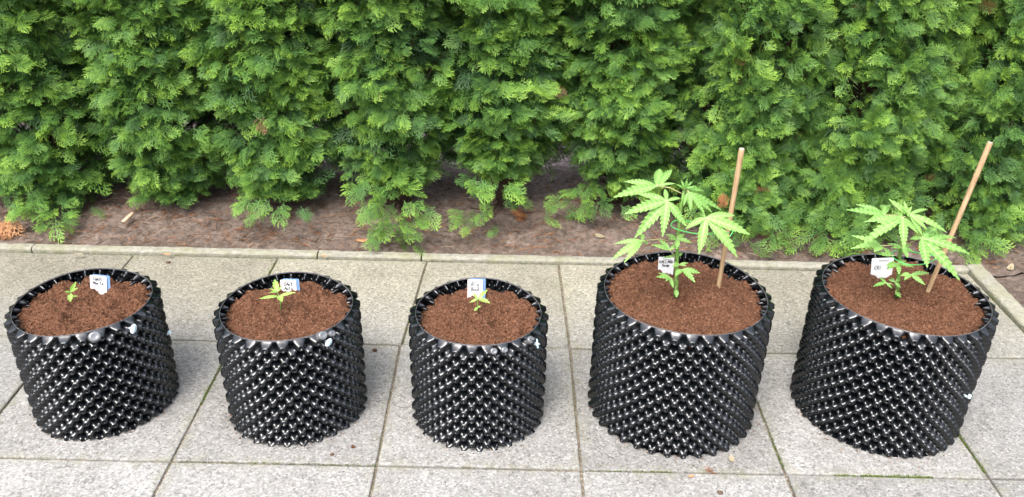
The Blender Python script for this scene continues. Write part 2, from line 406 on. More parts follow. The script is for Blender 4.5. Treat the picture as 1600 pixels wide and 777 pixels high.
def thuja_tree(x, y, seed, zb, style, label, rad=.29, narrow=.55, extra=()):
    rs = np.random.RandomState(seed)
    root = empty('thuja_tree', (x, y, 0), label, 'tree', 'thuja trees of the hedge')
    tb = MB(); top = rs.uniform(1.9, 2.05); lean = rs.uniform(-.03, .03, 2)
    pts = [Vector((x+lean[0]*t*2+.012*math.sin(t*9+seed), y+lean[1]*t*2, -.05+t*(top-.1))) for t in np.linspace(0, 1, 14)]
    tb.tube(pts, [(.034*(1-i/13.)+.005)*(1.35 if i == 0 else 1) for i in range(14)], 9)
    ph = rs.uniform(0, 6.28, 6); zback = zb+.09 if style == 'shelf' else zb+.03
    def rad_at(th, z):
        r = rad*(1+.10*np.sin(2*th+ph[0]+z*3)+.09*np.sin(z*11+ph[1]+2.6*np.sin(2*th+ph[2]))+.10*np.sin(z*23+5*th+ph[3])+.07*np.sin(z*31-7*th+ph[4]))
        if style == 'shelf': r = r*(1-.17*np.cos(th)**2)
        lo = np.clip((z-zb)/.30, 0, 1); r = r*(narrow+(1-narrow)*lo**.7)
        r = r*np.clip((top+.05-z)/.5, .08, 1)**.7
        r = np.where(np.sin(th) < -.3, np.minimum(r, .31), r)
        return r
    O, A, Nn, S, tone, tk = [], [], [], [], [], []
    def cluster(th, z, rr, n, sc, tn, spread=.055, limb=True):
        out_ = np.array([math.cos(th), math.sin(th), 0.]); side = np.array([-math.sin(th), math.cos(th), 0.])
        end = np.array([x, y, 0])+out_*rr*.80+np.array([0, 0, z])
        if limb != 'low':
            for (gx, gz, grx, grz) in GAPS:
                if (gz < .32 or rr > .2) and ((end[0]-gx)/grx)**2+((end[2]-gz)/grz)**2 < 1: return
            if end[1] > y-.02 and z < zback: return
        start_z = max(0.03, z-rr*rs.uniform(.35, .9))
        if limb:
            p0 = np.array([x+lean[0]*start_z, y+lean[1]*start_z, start_z]); mid = p0*.45+end*.55+np.array([0, 0, -.03])
            tb.tube([p0, mid, end], [.0055*rs.uniform(.7, 1.4), .0035, .0016], 4, 0, False)
        yaw = rs.uniform(-.6, .6); drp = rs.uniform(-.25, .35)
        for k in range(n):
            u = rs.uniform(-1, 1); v = rs.uniform(0, 1)
            if style == 'shelf':    # fronds spread in drooping shelves
                a = out_*1.0+side*(u*1.1+yaw)+np.array([0, 0, -.12-drp+rs.uniform(-.55, .60)])
                nn = np.array([0, 0, .9])+out_*rs.uniform(.2, 1.2)+side*rs.uniform(-.9, .9)
                o = end+side*u*spread*1.15+out_*(v-.6)*spread*1.3+np.array([0, 0, (-.25*abs(u)+rs.uniform(-.25, .2))*spread])
            else:                   # fronds hang in steeper, more upright fans
                a = out_*.75+side*(u*1.2+yaw)+np.array([0, 0, rs.uniform(-.9, .9)])
                nn = out_*rs.uniform(.4, 1.4)+np.array([0, 0, .6])+side*rs.uniform(-1, 1)
                o = end+side*u*spread+out_*(v-.6)*spread+np.array([0, 0, rs.uniform(-1, 1)*spread])
            O.append(o); A.append(a); Nn.append(nn); S.append(sc*rs.uniform(.7, 1.2)); tone.append(np.clip(tn+rs.uniform(-.25, .25), 0, 1)); tk.append((rs.uniform(.75, 1.25) if v > .5 or rs.rand() < .2 else rs.uniform(.1, .45)) if tn > .14 else rs.uniform(.05, .3))  # outer sprays bright as new growth, inner ones dark: light-and-shade contrast painted in
    # outer shell, lower metre
    nfront = 205
    for k in range(nfront):
        th = -math.pi/2+rs.normal(0, .75); z = zb+.02+rs.uniform(0, 1)*(1.12-zb)
        r = float(rad_at(np.array(th), np.array(z))); cl = rs.uniform(0, 1)
        cluster(th, z, r*rs.uniform(.76, 1.10), rs.randint(8, 14), .061, .15+.85*cl)
    for k in range(120):
        th = math.pi/2+rs.uniform(-1.7, 1.7); z = zb+.05+rs.uniform(0, 1)*1.05
        r = float(rad_at(np.array(th), np.array(z))); cluster(th, z, r, 6, .12, .4)
    # inner, older growth; crown shade also put into its dark tone
    for k in range(110):
        th = rs.uniform(0, 6.28); z = max(zb+.10, .16)+rs.uniform(0, 1)*(1.15-zb)
        r = float(rad_at(np.array(th), np.array(z))); cluster(th, z, r*rs.uniform(.35, .68), 5, .11, .05, .06, True)
    # upper part, coarser
    for k in range(120):
        th = rs.uniform(0, 6.28); z = 1.08+rs.uniform(0, 1)**1.2*(top-1.1)
        r = float(rad_at(np.array(th), np.array(z))); cluster(th, z, r, 7, .14, rs.uniform(.3, 1), .07)
    for (ex, ey, ez, n, sc) in extra:     # low hanging branches
        v = np.array([ex-x, ey-y]); th = math.atan2(v[1], v[0]); cluster(th, ez, np.linalg.norm(v)/.8, n, sc, .7, .075, 'low')
    tb.build('trunk', M_BARK, root)
    dd_ = np.zeros(len(O)); dd_[rs.choice(900, 5)] = 1
    sprays('crown', np.array(O), np.array(A), np.array(Nn), np.array(S), np.array(tone), np.array(tk)*(1-dd_), M_THUJA, root, rs, dd_)
    return root
def ex(px, py, Y, n=7, s=.075):
    p = atY(px, py, Y); return (p.x, p.y, max(.02, p.z), n, s)
GAPS = []
for px_, py_, rx_, rz_ in ((698, 290, .055, .075), (572, 290, .065, .07), (905, 305, .04, .05), (962, 290, .04, .05), (340, 235, .03, .04)):
    g_ = atY(px_, py_, .22); GAPS.append((g_.x, g_.z, rx_, rz_))
trees = [
 (-1.40, 0.49, 1, 0.05, 'shelf', 'thuja tree beyond the far left edge, only a strip of its foliage in view', .29, .8, ()),
 (-.93, 0.49, 2, 0.04, 'shelf', 'leftmost thuja tree of the hedge, cut by the left edge, foliage down to the soil', .29, .8, ()),
 (-.47, 0.47, 3, 0.05, 'shelf', 'thuja tree behind the leftmost pot, foliage almost touching the soil', .29, .85, (ex(55, 325, .17), ex(60, 340, .13, 4), ex(110, 318, .18, 5), ex(20, 305, .18, 6))),
 (.01, 0.49, 4, 0.07, 'shelf', 'thuja tree left of the second pot with orange dead litter below it', .28, .6, ()),
 (.44, 0.47, 5, 0.08, 'shelf', 'thuja tree straight behind the second pot, its skirt hanging close to the soil', .28, .6, (ex(410, 315, .17, 8), ex(430, 325, .16, 5))),
 (.87, 0.45, 6, 0.13, 'shelf', 'thuja tree with one long branch hanging down to the kerb, between second and middle pot', .29, .4, (ex(610, 300, .14, 9), ex(625, 320, .12, 9), ex(630, 335, .11, 8), ex(632, 352, .10, 8), ex(630, 368, .09, 5), ex(600, 285, .16, 9))),
 (1.29, 0.47, 7, 0.16, 'shelf', 'thuja tree with bare brown stem showing, behind the middle pot', .27, .35, (ex(770, 290, .2, 8), ex(780, 305, .2, 6), ex(735, 325, .18, 6, .07), ex(738, 342, .17, 5, .06), ex(850, 330, .25, 4), ex(765, 275, .2, 9))),
 (1.72, 0.49, 8, 0.14, 'shelf', 'thuja tree right of the middle pot with a see-through gap at its foot', .28, .5, (ex(915, 305, .27, 6), ex(930, 312, .26, 5), ex(940, 295, .24, 7))),
 (2.17, 0.44, 9, 0.05, 'fan', 'darker thuja tree with steep fronds behind the pot holding the taller plant', .30, .85, (ex(1150, 350, .15, 8), ex(1190, 368, .14, 7), ex(1205, 345, .15, 8), ex(1110, 330, .2, 8))),
 (2.63, 0.42, 10, 0.05, 'fan', 'broad thuja tree behind the rightmost pot, foliage down to the soil', .31, .85, (ex(1290, 372, .13, 8), ex(1310, 360, .13, 8), ex(1270, 350, .15, 8), ex(1230, 365, .15, 7), ex(1330, 345, .14, 8))),
 (3.10, 0.44, 12, 0.05, 'fan', 'dark thuja tree behind the leaning wooden stake at the right end of the hedge', .30, .85, (ex(1500, 375, .18, 8), ex(1520, 360, .17, 8), ex(1560, 350, .2, 8), ex(1460, 340, .2, 8))),
 (3.57, 0.46, 13, 0.06, 'fan', 'thuja tree at the right edge of the view with bluish dark fronds', .30, .85, ()),
]
for t_ in trees: thuja_tree(t_[0], t_[1], t_[2], t_[3], t_[4], t_[5], t_[6], t_[7], t_[8])

# ================================================================== POTS
PITCH = .0395
POTS = [(.2458, -.7786, .1600, .3061, 27), (.7580, -.7836, .1610, .3087, 27), (1.2386, -.7900, .1560, .3101, 27), (1.7560, -.7541, .2010, .3604, 34), (2.3155, -.7395, .1980, .3630, 34)]
SOILD = .031
def wall_mesh(cx, cy, Rr, H, n, seed):
    sp = 20; nu = n*sp; nv = int(H/PITCH*sp)+1
    th = np.linspace(0, 2*np.pi, nu, endpoint=False); z = np.linspace(.002, H-.001, nv)
    U, Z = np.meshgrid(th/(2*np.pi)*n, z, indexing='ij'); Vv = (H-.0145-Z)/PITCH
    rs = np.random.RandomState(seed)
    def lat(off_u, q):
        # lattice of peaks: (i, j) and (i+.5, j+.5), shifted in u
        best = np.full(U.shape, 9.)
        for s in (0, .5):
            du = (U-off_u-s+.5) % 1-.5; dv = (Vv-s)-np.maximum(0, np.round(Vv-s))
            best = np.minimum(best, (np.abs(du)**q+np.abs(dv)**q)**(1/q))
        return best
    do = lat(0., 4.0); dc = lat(0., 2.); di = lat(.5, 2.)
    rb, rt = .50, .17
    ho = np.clip((rb-do)/(rb-rt), 0, 1); knob = np.clip((.215-dc)/.055, 0, 1)
    hole = np.clip((.115-dc)/.03, 0, 1)
    hi = np.clip((.27-di)/(.27-.07), 0, 1)
    fade = np.clip((H-Z)/.007, 0, 1)
    wob = 1+.05*np.sin(U*1.7+Z*30+seed)
    r = Rr+fade*(.0150*wob*ho+.0042*knob-.010*hole-.015*hi)+.003*fade*0
    r = r+.0018*np.sin(th*3+seed)[:, None]
    X = cx+r*np.cos(th)[:, None]; Y = cy+r*np.sin(th)[:, None]
    # holes sag a little so that rows are not perfectly even
    Zz = Z+.0012*np.sin(U*2.1+seed)*fade*(Z > .01)-.0025*ho*fade
    I = np.arange(nu*nv).reshape(nu, nv); J = np.roll(I, -1, 0)
    Fc = np.stack([I[:, :-1], J[:, :-1], J[:, 1:], I[:, 1:]], -1).reshape(-1, 4)
    return np.stack([X, Y, np.maximum(Zz, .0015)], -1).reshape(-1, 3), Fc
def soil_mesh(cx, cy, Rr, H, seed):
    na, nr = 260, 62; V = [(cx, cy, H-SOILD+.01)]; ch = [0]
    def h(x, y, q):
        z = H-SOILD+.012*(1-q*q)+.022*fbm(x*9, y*9, seed)+.014*fbm(x*26, y*26, seed+3)+.0050*fbm(x*95, y*95, seed+7, 3)
        return z+.010*max(0, fbm(x*18, y*18, seed+9))*max(0, (q-.8)/.2)
    for i in range(1, nr+1):
        q = i/nr; rr = (Rr-.002)*q
        for k in range(na):
            a = 2*math.pi*k/na; xx = cx+rr*math.cos(a); yy = cy+rr*math.sin(a); V.append((xx, yy, h(xx, yy, q))); ch.append(0)
    Fc = [(0, 1+k, 1+(k+1) % na) for k in range(na)]
    for i in range(nr-1):
        b = 1+i*na; c = b+na
        Fc += [(b+k, c+k, c+(k+1) % na, b+(k+1) % na) for k in range(na)]
    r = random.Random(seed*7+1)
    for _ in range(1500):      # fibres and crumbs lying on the surface
        q = math.sqrt(r.random())*.97; a = r.uniform(0, 6.28); xx = cx+Rr*q*math.cos(a); yy = cy+Rr*q*math.sin(a); zz = h(xx, yy, q)
        L = r.choice([r.uniform(.002, .004), r.uniform(.002, .0045), r.uniform(.006, .014)]); wd = .0006 if L > .005 else L*.5
        d = Vector((r.uniform(-1, 1), r.uniform(-1, 1), r.uniform(-.3, .4))).normalized(); s = d.cross(Vector((0, 0, 1))).normalized(); u = s.cross(d)
        c0 = Vector((xx, yy, zz+wd*.6)); b = len(V)
        for e in (-1, 1):
            for (p, t) in ((1, 0), (-.5, .8), (-.5, -.8)): V.append(tuple(c0+d*L*.5*e+(s*t+u*p)*wd))
        tn = r.choice([0, .1, .3, .8, 1.0]) if L > .005 else r.choice([0, 0, .15, .5]); ch += [tn]*6
        Fc += [(b, b+1, b+4, b+3), (b+1, b+2, b+5, b+4), (b+2, b, b+3, b+5), (b, b+2, b+1), (b+3, b+4, b+5)]
    return V, Fc, ch, h
pot_labels = ['black studded pot leaning into view at the far left, tiny sprout inside',
 'black studded pot second from the left, with pale star shaped seedling',
 'smallest looking black studded pot in the middle of the row',
 'large black studded pot holding the tallest leafy plant and an almost upright stake',
 'large black studded pot at the right end of the row beside the kerb corner']
SOILH = []
def fastener(root, P, kind, outd, s=1.):
    """stud cap, sky glare painted in as grey, with a pale blue finger tab"""
    M = (outd+Vector((0, 0, .75))).to_track_quat('Z', 'Y').to_matrix()
    if 'cap' in kind:
        mb = MB(); prof = [(.0125, -.020), (.0112, -.004), (.0104, .0005), (.0094, .0015), (.0062, .0024), (.0050, .0018), (.0010, .0016)]
        n = 18; vv = [P+M @ Vector((r_*s*math.cos(2*math.pi*k/n)*1.15, r_*s*math.sin(2*math.pi*k/n), z*s)) for r_, z in prof for k in range(n)]
        ff = [(i*n+k, i*n+(k+1) % n, (i+1)*n+(k+1) % n, (i+1)*n+k) for i in range(len(prof)-1) for k in range(n)]+[tuple((len(prof)-1)*n+k for k in range(n))]
        mb.add(vv, ff); mb.build('fastener_cap', M_GLARE, root)
    if 'tab' in kind:
        mb = MB(); ang = R(rnd.uniform(25, 45)) if 'cross' not in kind else R(60)
        S = Matrix.Rotation(ang, 3, 'Z'); n = 20
        def disc(zc, a, b, th_, m):
            vv = []
            for zz, k_ in ((zc-th_, .9), (zc-th_*.4, 1), (zc+th_*.4, 1), (zc+th_, .88)):
                vv += [P+M @ (S @ Vector((a*k_*math.cos(2*math.pi*k/n), b*k_*math.sin(2*math.pi*k/n), zz))) for k in range(n)]
            ff = [(i*n+k, i*n+(k+1) % n, (i+1)*n+(k+1) % n, (i+1)*n+k) for i in range(3) for k in range(n)]+[tuple(3*n+k for k in range(n)), tuple(range(n))[::-1]]
            mb.add(vv, ff, m)
        if 'cross' in kind:
            disc(.006, .012, .0022, .0015, 0)
            S = Matrix.Rotation(ang+1.4, 3, 'Z'); disc(.0065, .008, .0022, .0018, 1)
        else:
            disc(.006, .0115*s, .0068*s, .0022, 1); disc(.0085, .0095*s, .0028*s, .0022, 0)
        mb.tube([P-outd*.012, P+outd*.006], .003, 8, 1)
        mb.build('fastener_tab', [M_CYAN, M_WHITEP], root)
def on_wall(i, px, py, off=.016):
    """point on the studded wall seen at this pixel and the outward direction there"""
    cx, cy, Rr, H, n = POTS[i]; d = ray(px, py); o = CAM; rr = Rr+off
    ax, ay = o.x-cx, o.y-cy; a = d.x**2+d.y**2; b = 2*(ax*d.x+ay*d.y); c = ax*ax+ay*ay-rr*rr
    disc = max(0, b*b-4*a*c); t = (-b-math.sqrt(disc))/(2*a); P = o+d*t
    return P, Vector((P.x-cx, P.y-cy, 0)).normalized()
for i, (cx, cy, Rr, H, n) in enumerate(POTS):
    root = empty('plant_pot', (cx, cy, 0), pot_labels[i], 'pot', 'studded air pruning pots in a row')
    V, Fc = wall_mesh(cx, cy, Rr, H, n, i+1); mesh('wall', V, Fc, M_PLASTIC, root)
    mb = MB(); prof = [(-.0004, -.003), (-.0004, .0003), (-.0002, .0006), (.0002, .0006), (.0004, .0003), (.0004, -.003)]; na = 180; k = len(prof); vv = []
    for a in range(na):
        t = 2*math.pi*a/na; ww = .0018*math.sin(t*3+i+1)
        vv += [(cx+(Rr+ww+p)*math.cos(t), cy+(Rr+ww+p)*math.sin(t), H+z+.0012*math.sin(4*t+i)) for p, z in prof]
    mb.add(vv, [(a*k+q, ((a+1) % na)*k+q, ((a+1) % na)*k+q+1, a*k+q+1) for a in range(na) for q in range(k-1)]); mb.build('rim', M_RIM, root)
    V, Fc, ch, h = soil_mesh(cx, cy, Rr, H, i+1); SOILH.append(h)
    mesh('soil', V, Fc, M_COCO, root, attrs={'chip': ch})
    spec = {0: [(148, 526, 'cap', 1.15), (207, 515, 'tab', 1.1), (262, 522, 'tab', .55)], 1: [(505, 524, 'cap', .95), (520, 521, 'cap', .7), (512, 536, 'tab', 1.0)],
            2: [(772, 549, 'cap', .7), (789, 547, 'cap', .65), (830, 531, 'cap', .8), (837, 538, 'tabcross', 1.)], 3: [], 4: [(1511, 620, 'tab', .6)]}[i]
    for px, py, kd, s in spec:
        P, od = on_wall(i, px, py, .016 if 'cap' in kd else .020); fastener(root, P, kd, od, s)

# ================================================================== LABELS
ST = {'A': [[(0, 0), (.45, 1), (.8, 0)], [(.15, .4), (.7, .4)]], 'a': [[(.6, .55), (.2, .6), (0, .25), (.2, 0), (.5, .15), (.62, .55), (.6, .1), (.75, 0)]],
 'B': [[(0, 0), (.05, 1), (.5, .95), (.5, .6), (.1, .5), (.6, .4), (.55, .05), (0, 0)]], 'i': [[(.1, .6), (.1, 0)], [(.12, .85), (.14, .9)]], 'g': [[(.6, .55), (.15, .6), (.05, .2), (.5, .15), (.6, .55), (.55, -.3), (.1, -.35)]],
 'u': [[(0, .6), (.05, .05), (.4, .05), (.55, .6), (.55, 0)]], 'd': [[(.55, .5), (.15, .55), (.05, .1), (.45, .05), (.6, 1), (.6, 0)]], 'S': [[(.6, .9), (.2, 1), (.05, .7), (.55, .4), (.5, .05), (0, .1)]],
 'n': [[(0, .6), (.05, 0)], [(.03, .4), (.35, .6), (.5, .4), (.5, 0)]], 't': [[(.25, 1), (.2, .05), (.4, 0)], [(0, .65), (.5, .7)]], 'M': [[(0, 0), (.1, 1), (.4, .4), (.7, 1), (.8, 0)]],
 'r': [[(0, .6), (.05, 0)], [(.03, .35), (.25, .6), (.45, .55)]], 'h': [[(.05, 1), (0, 0)], [(.02, .4), (.35, .55), (.45, 0)]], 'H': [[(0, 1), (0, 0)], [(.6, 1), (.6, 0)], [(0, .5), (.6, .55)]],
 'L': [[(.05, 1), (0, 0), (.5, 0)]], 'N': [[(0, 0), (.05, 1), (.55, 0), (.6, 1)]], 'D': [[(0, 0), (.05, 1), (.5, .8), (.6, .35), (.3, 0), (0, 0)]], 'e': [[(.05, .3), (.5, .35), (.3, .6), (.05, .35), (.15, .03), (.5, .08)]],
 'm': [[(0, .6), (.05, 0)], [(.03, .4), (.2, .6), (.32, .4), (.32, 0)], [(.32, .4), (.5, .6), (.65, .4), (.65, 0)]], 'p': [[(0, .6), (0, -.4)], [(0, .4), (.3, .6), (.5, .3), (.3, 0), (0, .1)]],
 'C': [[(.6, .85), (.3, 1), (0, .5), (.2, 0), (.6, .1)]], 'R': [[(0, 0), (.05, 1), (.5, .85), (.45, .55), (.05, .45), (.6, 0)]], 'T': [[(0, 1), (.7, 1)], [(.35, 1), (.35, 0)]], 'o': [[(.3, .6), (.05, .3), (.3, 0), (.55, .3), (.3, .6)]], ' ': []}
def label_tag(i, bottom_px, wpx, hgt, lines, label, blue, lean=.12, tilt=0., sizes=.0085):
    P = atZ(bottom_px[0], bottom_px[1], POTS[i][3]-SOILD+.010)
    wd = wpx
    root = empty('plant_label', P, label, 'plant label', 'white plant labels in the pots')
    M = Matrix.Rotation(R(tilt), 3, 'Y') @ Matrix.Rotation(-lean, 3, 'X')
    def q(x, y, z): return P+M @ Vector((x, y, z))
    def plate(name, x0, x1, z0, z1, y, mat, taper=0):
        mb = MB(); n = 6; vv = []; r_ = .0025
        pts = [(x0+taper, z0), (x1-taper, z0)]
        for (cx_, cz_, s_) in ((x1-r_, z1-r_, 0), (x0+r_, z1-r_, 90)):
            pts += [(cx_+r_*math.cos(R(s_+90*k/n)), cz_+r_*math.sin(R(s_+90*k/n))) for k in range(n+1)]
        for yy in (y, y+.0008): vv += [q(a, yy, b) for a, b in pts]
        m_ = len(pts); mb.add(vv, [tuple(range(m_)), tuple(range(m_, 2*m_))[::-1]]+[(k, (k+1) % m_, m_+(k+1) % m_, m_+k) for k in range(m_)])
        return mb.build(name, mat, root, smooth=False)
    plate('front_card', -wd/2, wd/2, -.02, hgt, 0, M_CARD, .001)
    if blue: plate('back_card', -wd/2+.006, wd/2+.007, -.02, hgt+.002, .003, M_CARDB, -.0005)
    mb = MB(); z = hgt*.60; sz = sizes; th = .0014
    def stroke(pts, w_):
        for a, b in zip(pts[:-1], pts[1:]):
            d = Vector((b[0]-a[0], b[1]-a[1])); l = d.length
            if l < 1e-6: continue
            nn = Vector((-d.y, d.x))/l*w_/2; e = d/l*w_*.4
            c = [(a[0]-e.x+nn.x, a[1]-e.y+nn.y), (a[0]-e.x-nn.x, a[1]-e.y-nn.y), (b[0]+e.x-nn.x, b[1]+e.y-nn.y), (b[0]+e.x+nn.x, b[1]+e.y+nn.y)]
            mb.add([q(x_, -.0006-stroke.k, y_) for x_, y_ in c], [(0, 1, 2, 3)]); stroke.k += 1.5e-6
    stroke.k = 0
    for ln in lines:
        adv = sum((.9 if ch_ != ' ' else .8)*sz*.78 for ch_ in ln); x = -adv/2
        for ch_ in ln:
            for s_ in ST[ch_]: stroke([(x+a*sz*.8+b*sz*.12, z+b*sz) for a, b in s_], th)
            x += (.9 if ch_ != ' ' else .8)*sz*.78
        z -= sz*1.35
    mb.build('handwriting', M_INK, root, smooth=False)
    mb = MB(); stroke.k = 0
    stroke([(-wd*.18, hgt-.007), (wd*.28, hgt-.007)], .0016); stroke([(-wd*.18, hgt-.0105), (wd*.28, hgt-.0105)], .0004)
    mb.build('printed_header', M_PRINT, root, smooth=False)
    return root
label_tag(0, (154, 450), .043, .034, ['Santi', 'MarTa'], 'white label with blue backing and two handwritten words in the leftmost pot', True, .15, 6, .0080)
label_tag(1, (452, 460), .041, .041, ['SAnt', 'Auto'], 'white label on blue backing, half crossed by a seedling leaf, second pot from left', True, .1, 0, .0085)
label_tag(2, (742, 462), .040, .046, ['Big', 'Bud'], 'white label reading Big Bud on blue backing in the middle pot', True, .1, 1, .0100)
label_tag(3, (1040, 425), .042, .043, ['HALLAND', 'Hemp'], 'white label reading Hemp behind the stem of the tallest plant', False, .1, -2, .0075)
label_tag(4, (1377, 428), .058, .045, ['', 'CRi  A'], 'wide white label beginning CRi, partly behind leaves in the rightmost pot', False, .15, -4, .0100)

# ================================================================== PLANTS
def leaflet(mb, a, b, wmax, up, teeth=9, droop=.0, fold=.22):
    """serrated leaflet from a to b; mb collects verts/faces with tone"""
    a = Vector(a); b = Vector(b); d = b-a; L = d.length
    if L < .003: return
    dn = d/L; s = dn.cross(up).normalized(); n_ = s.cross(dn).normalized()
    if n_.z < 0: n_ = -n_
    ns = teeth*2; rows_ = []
    for k in range(ns+1):
        t = k/ns
        w_ = wmax*(math.sin(math.pi*min(1, t**.80))**.85)*(1-.28*t) if 0 < t < 1 else 0
        if 0 < k < ns and teeth > 3: w_ *= 1.10 if k % 2 else .80
        p = a+d*t+n_*(droop*L*math.sin(math.pi*t))
        sh = dn*(.35*w_ if k % 2 else 0)
        rows_.append((p-s*w_*.5+sh+n_*w_*fold, p-s*w_*.25+sh*.3+n_*w_*(fold*.62+(.05 if k % 2 else 0)), p, p+s*w_*.25+sh*.3+n_*w_*(fold*.62+(.05 if k % 2 else 0)), p+s*w_*.5+sh+n_*w_*fold))
    vv = [v for r_ in rows_ for v in r_]
    mb.add(vv, [(k*5+c, k*5+c+1, (k+1)*5+c+1, (k+1)*5+c) for k in range(ns) for c in range(4)], 0)
    mb.tn = getattr(mb, 'tn', []); mb.tn += [(.28 if k % 2 else -.28)*(1 if c != 2 else .2) if teeth > 3 else 0 for k in range(ns+1) for c in range(5)]
    # pale midrib
    vw = max(.0005, wmax*.045); mm = [(rows_[k][2]-s*vw*(1-k/ns)+n_*.0005, rows_[k][2]+s*vw*(1-k/ns)+n_*.0005) for k in range(ns+1)]
    mb.tn += [0]*(2*len(mm))
    mb.add([v for r_ in mm for v in r_], [(2*k, 2*k+1, 2*k+3, 2*k+2) for k in range(ns)], 1)
def make_leaf(root, Y, c, tips, join=None, wr=.24, teeth=9, mat=None, droop=.06, prad=.0011, soiltip=False):
    """c = (px, py, dy); tips = [(px, py, dy[, widthratio])]; join = where the petiole meets the stem"""
    C = atY(c[0], c[1], Y+c[2]); mb = MB()
    view = (CAM-C).normalized()
    for tp in tips:
        B = atY(tp[0], tp[1], Y+tp[2]); L = (B-C).length
        up = (Vector((0, 0, 1))*.55+view*.8+Vector((rnd.uniform(-.25, .25), 0, 0))).normalized()
        w_ = 1.0*(tp[3] if len(tp) > 3 else wr)*max(L, .02)
        leaflet(mb, C, B, w_, up, teeth, droop*rnd.uniform(.5, 1.3))
    if join is not None:
        J = atY(join[0], join[1], Y+(join[2] if len(join) > 2 else 0)); m_ = (J+C)/2+Vector((0, 0, .006))
        mb.tube([J, m_, C], [prad*1.2, prad, prad], 6, 2)
    tn = rnd.uniform(.2, .8); dv = mb.tn+[0]*(len(mb.v)-len(mb.tn)); vt = [tn+.1*rnd.random()+dv[k] for k in range(len(mb.v))]
    return mb.build('leaf', [mat or M_LEAF, M_VEIN, M_PETI], root, attrs={'tone': vt})
def make_plant(i, name, label, base, stem, leaves, rad, mat=None, teeth=9, cat='plant', dmat=None, group=None):
    z = POTS[i][3]-SOILD+.012; B = atZ(base[0], base[1], z)
    B.z = SOILH[i](B.x, B.y, .3); B = atZ(base[0], base[1], B.z)
    root = empty(name, B, label, cat, group); Y = B.y
    mb = MB(); P = [B-Vector((0, 0, .01))]+[atY(x_, y_, Y) for x_, y_ in stem]
    mb.tube(P, [rad*(1.15-.5*k/(len(P)-1)) for k in range(len(P))], 8); mb.build('stem', M_STEM, root)
    for lf in leaves:
        kw = lf[3] if len(lf) > 3 else {}
        kw = dict({'teeth': teeth, 'mat': mat}, **kw); make_leaf(root, Y, lf[0], lf[1], lf[2], **kw)
    return root, Y
sm = dict(teeth=4, wr=.42)
P4 = dict(leaves=[
 ((1026, 291, .02), [(974, 284, .02), (958, 309, -.03), (985, 308, -.01, .14), (1031, 264, .09, .34), (1050, 265, .09, .24), (1056, 287, .02, .2)], (1066, 303)),
 ((1042, 314, -.05), [(996, 303, -.03, .26), (975, 335, -.08, .27), (991, 373, -.10, .25), (1035, 371, -.11, .27), (1072, 354, -.08, .28), (1039, 295, -.01, .3), (1064, 310, -.03, .26)], (1064, 312)),
 ((1103, 340, -.04), [(1148, 337, -.02, .27), (1172, 367, -.06, .26), (1152, 403, -.08, .24), (1092, 398, -.09, .28), (1071, 358, -.06, .32), (1088, 333, 0, .3)], (1059, 372)),
 ((1076, 300, -.02), [(1102, 336, -.05, .22), (1079, 331, -.06, .26), (1113, 333, -.03, .2), (1128, 329, -.01, .16), (1068, 322, -.04, .3)], (1070, 303), dict(wr=.22)),
 ((1070, 296, 0), [(1074, 279, .0, .3), (1056, 288, 0, .26), (1088, 291, 0, .22), (1064, 281, .01, .25), (1083, 283, .02, .2), (1100, 299, .02, .22), (1078, 290, -.02, .35), (1062, 292, -.02, .3)], (1069, 299), dict(teeth=5)),
 ((1004, 376, -.05), [(960, 381, -.05, .2), (955, 406, -.09, .22), (975, 411, -.10, .22), (1002, 366, -.02, .5), (1012, 382, -.05, .5)], (1059, 379), dict(wr=.2)),
 ((1047, 391, -.05), [(1017, 383, -.06, .24), (1029, 374, -.03, .34), (1056, 382, -.03, .4)], (1057, 409), dict(teeth=6)),
 ((1058, 373, -.02), [(1040, 367, -.02, .35), (1057, 390, -.05, .45), (1081, 380, -.03, .35), (1070, 366, 0, .35), (1044, 374, -.04, .3)], (1059, 371), dict(teeth=5)),
 ((1066, 421, -.04), [(1094, 427, -.05, .36), (1086, 442, -.08, .36), (1055, 432, -.07, .45)], (1057, 439), dict(teeth=6)),
 ((1047, 434, -.03), [(1025, 433, -.04, .32), (1029, 427, -.01, .3), (1040, 440, -.05, .4), (1052, 450, -.05, .42)], (1056, 445), dict(teeth=5)),
 ((1056, 452, -.01), [(1057, 465, -.03, .62)], (1056, 450), sm),
 ((1061, 414, -.01), [(1075, 411, -.01, .35), (1073, 416, -.02, .3), (1050, 417, -.03, .4), (1052, 410, 0, .35)], (1058, 415), sm),
 ((1058, 401, .02), [(1034, 404, .03, .2), (1067, 396, .02, .5), (1050, 398, .02, .4)], (1058, 404), sm)])
_, Y4 = make_plant(3, 'hemp_plant', 'tallest bright green plant with large serrated fan leaves beside the upright stake', (1056, 463),
 [(1057, 440), (1057, 421), (1058, 395), (1059, 370), (1062, 340), (1065, 318), (1069, 298)], P4['leaves'], .0050, group='young hemp plants')
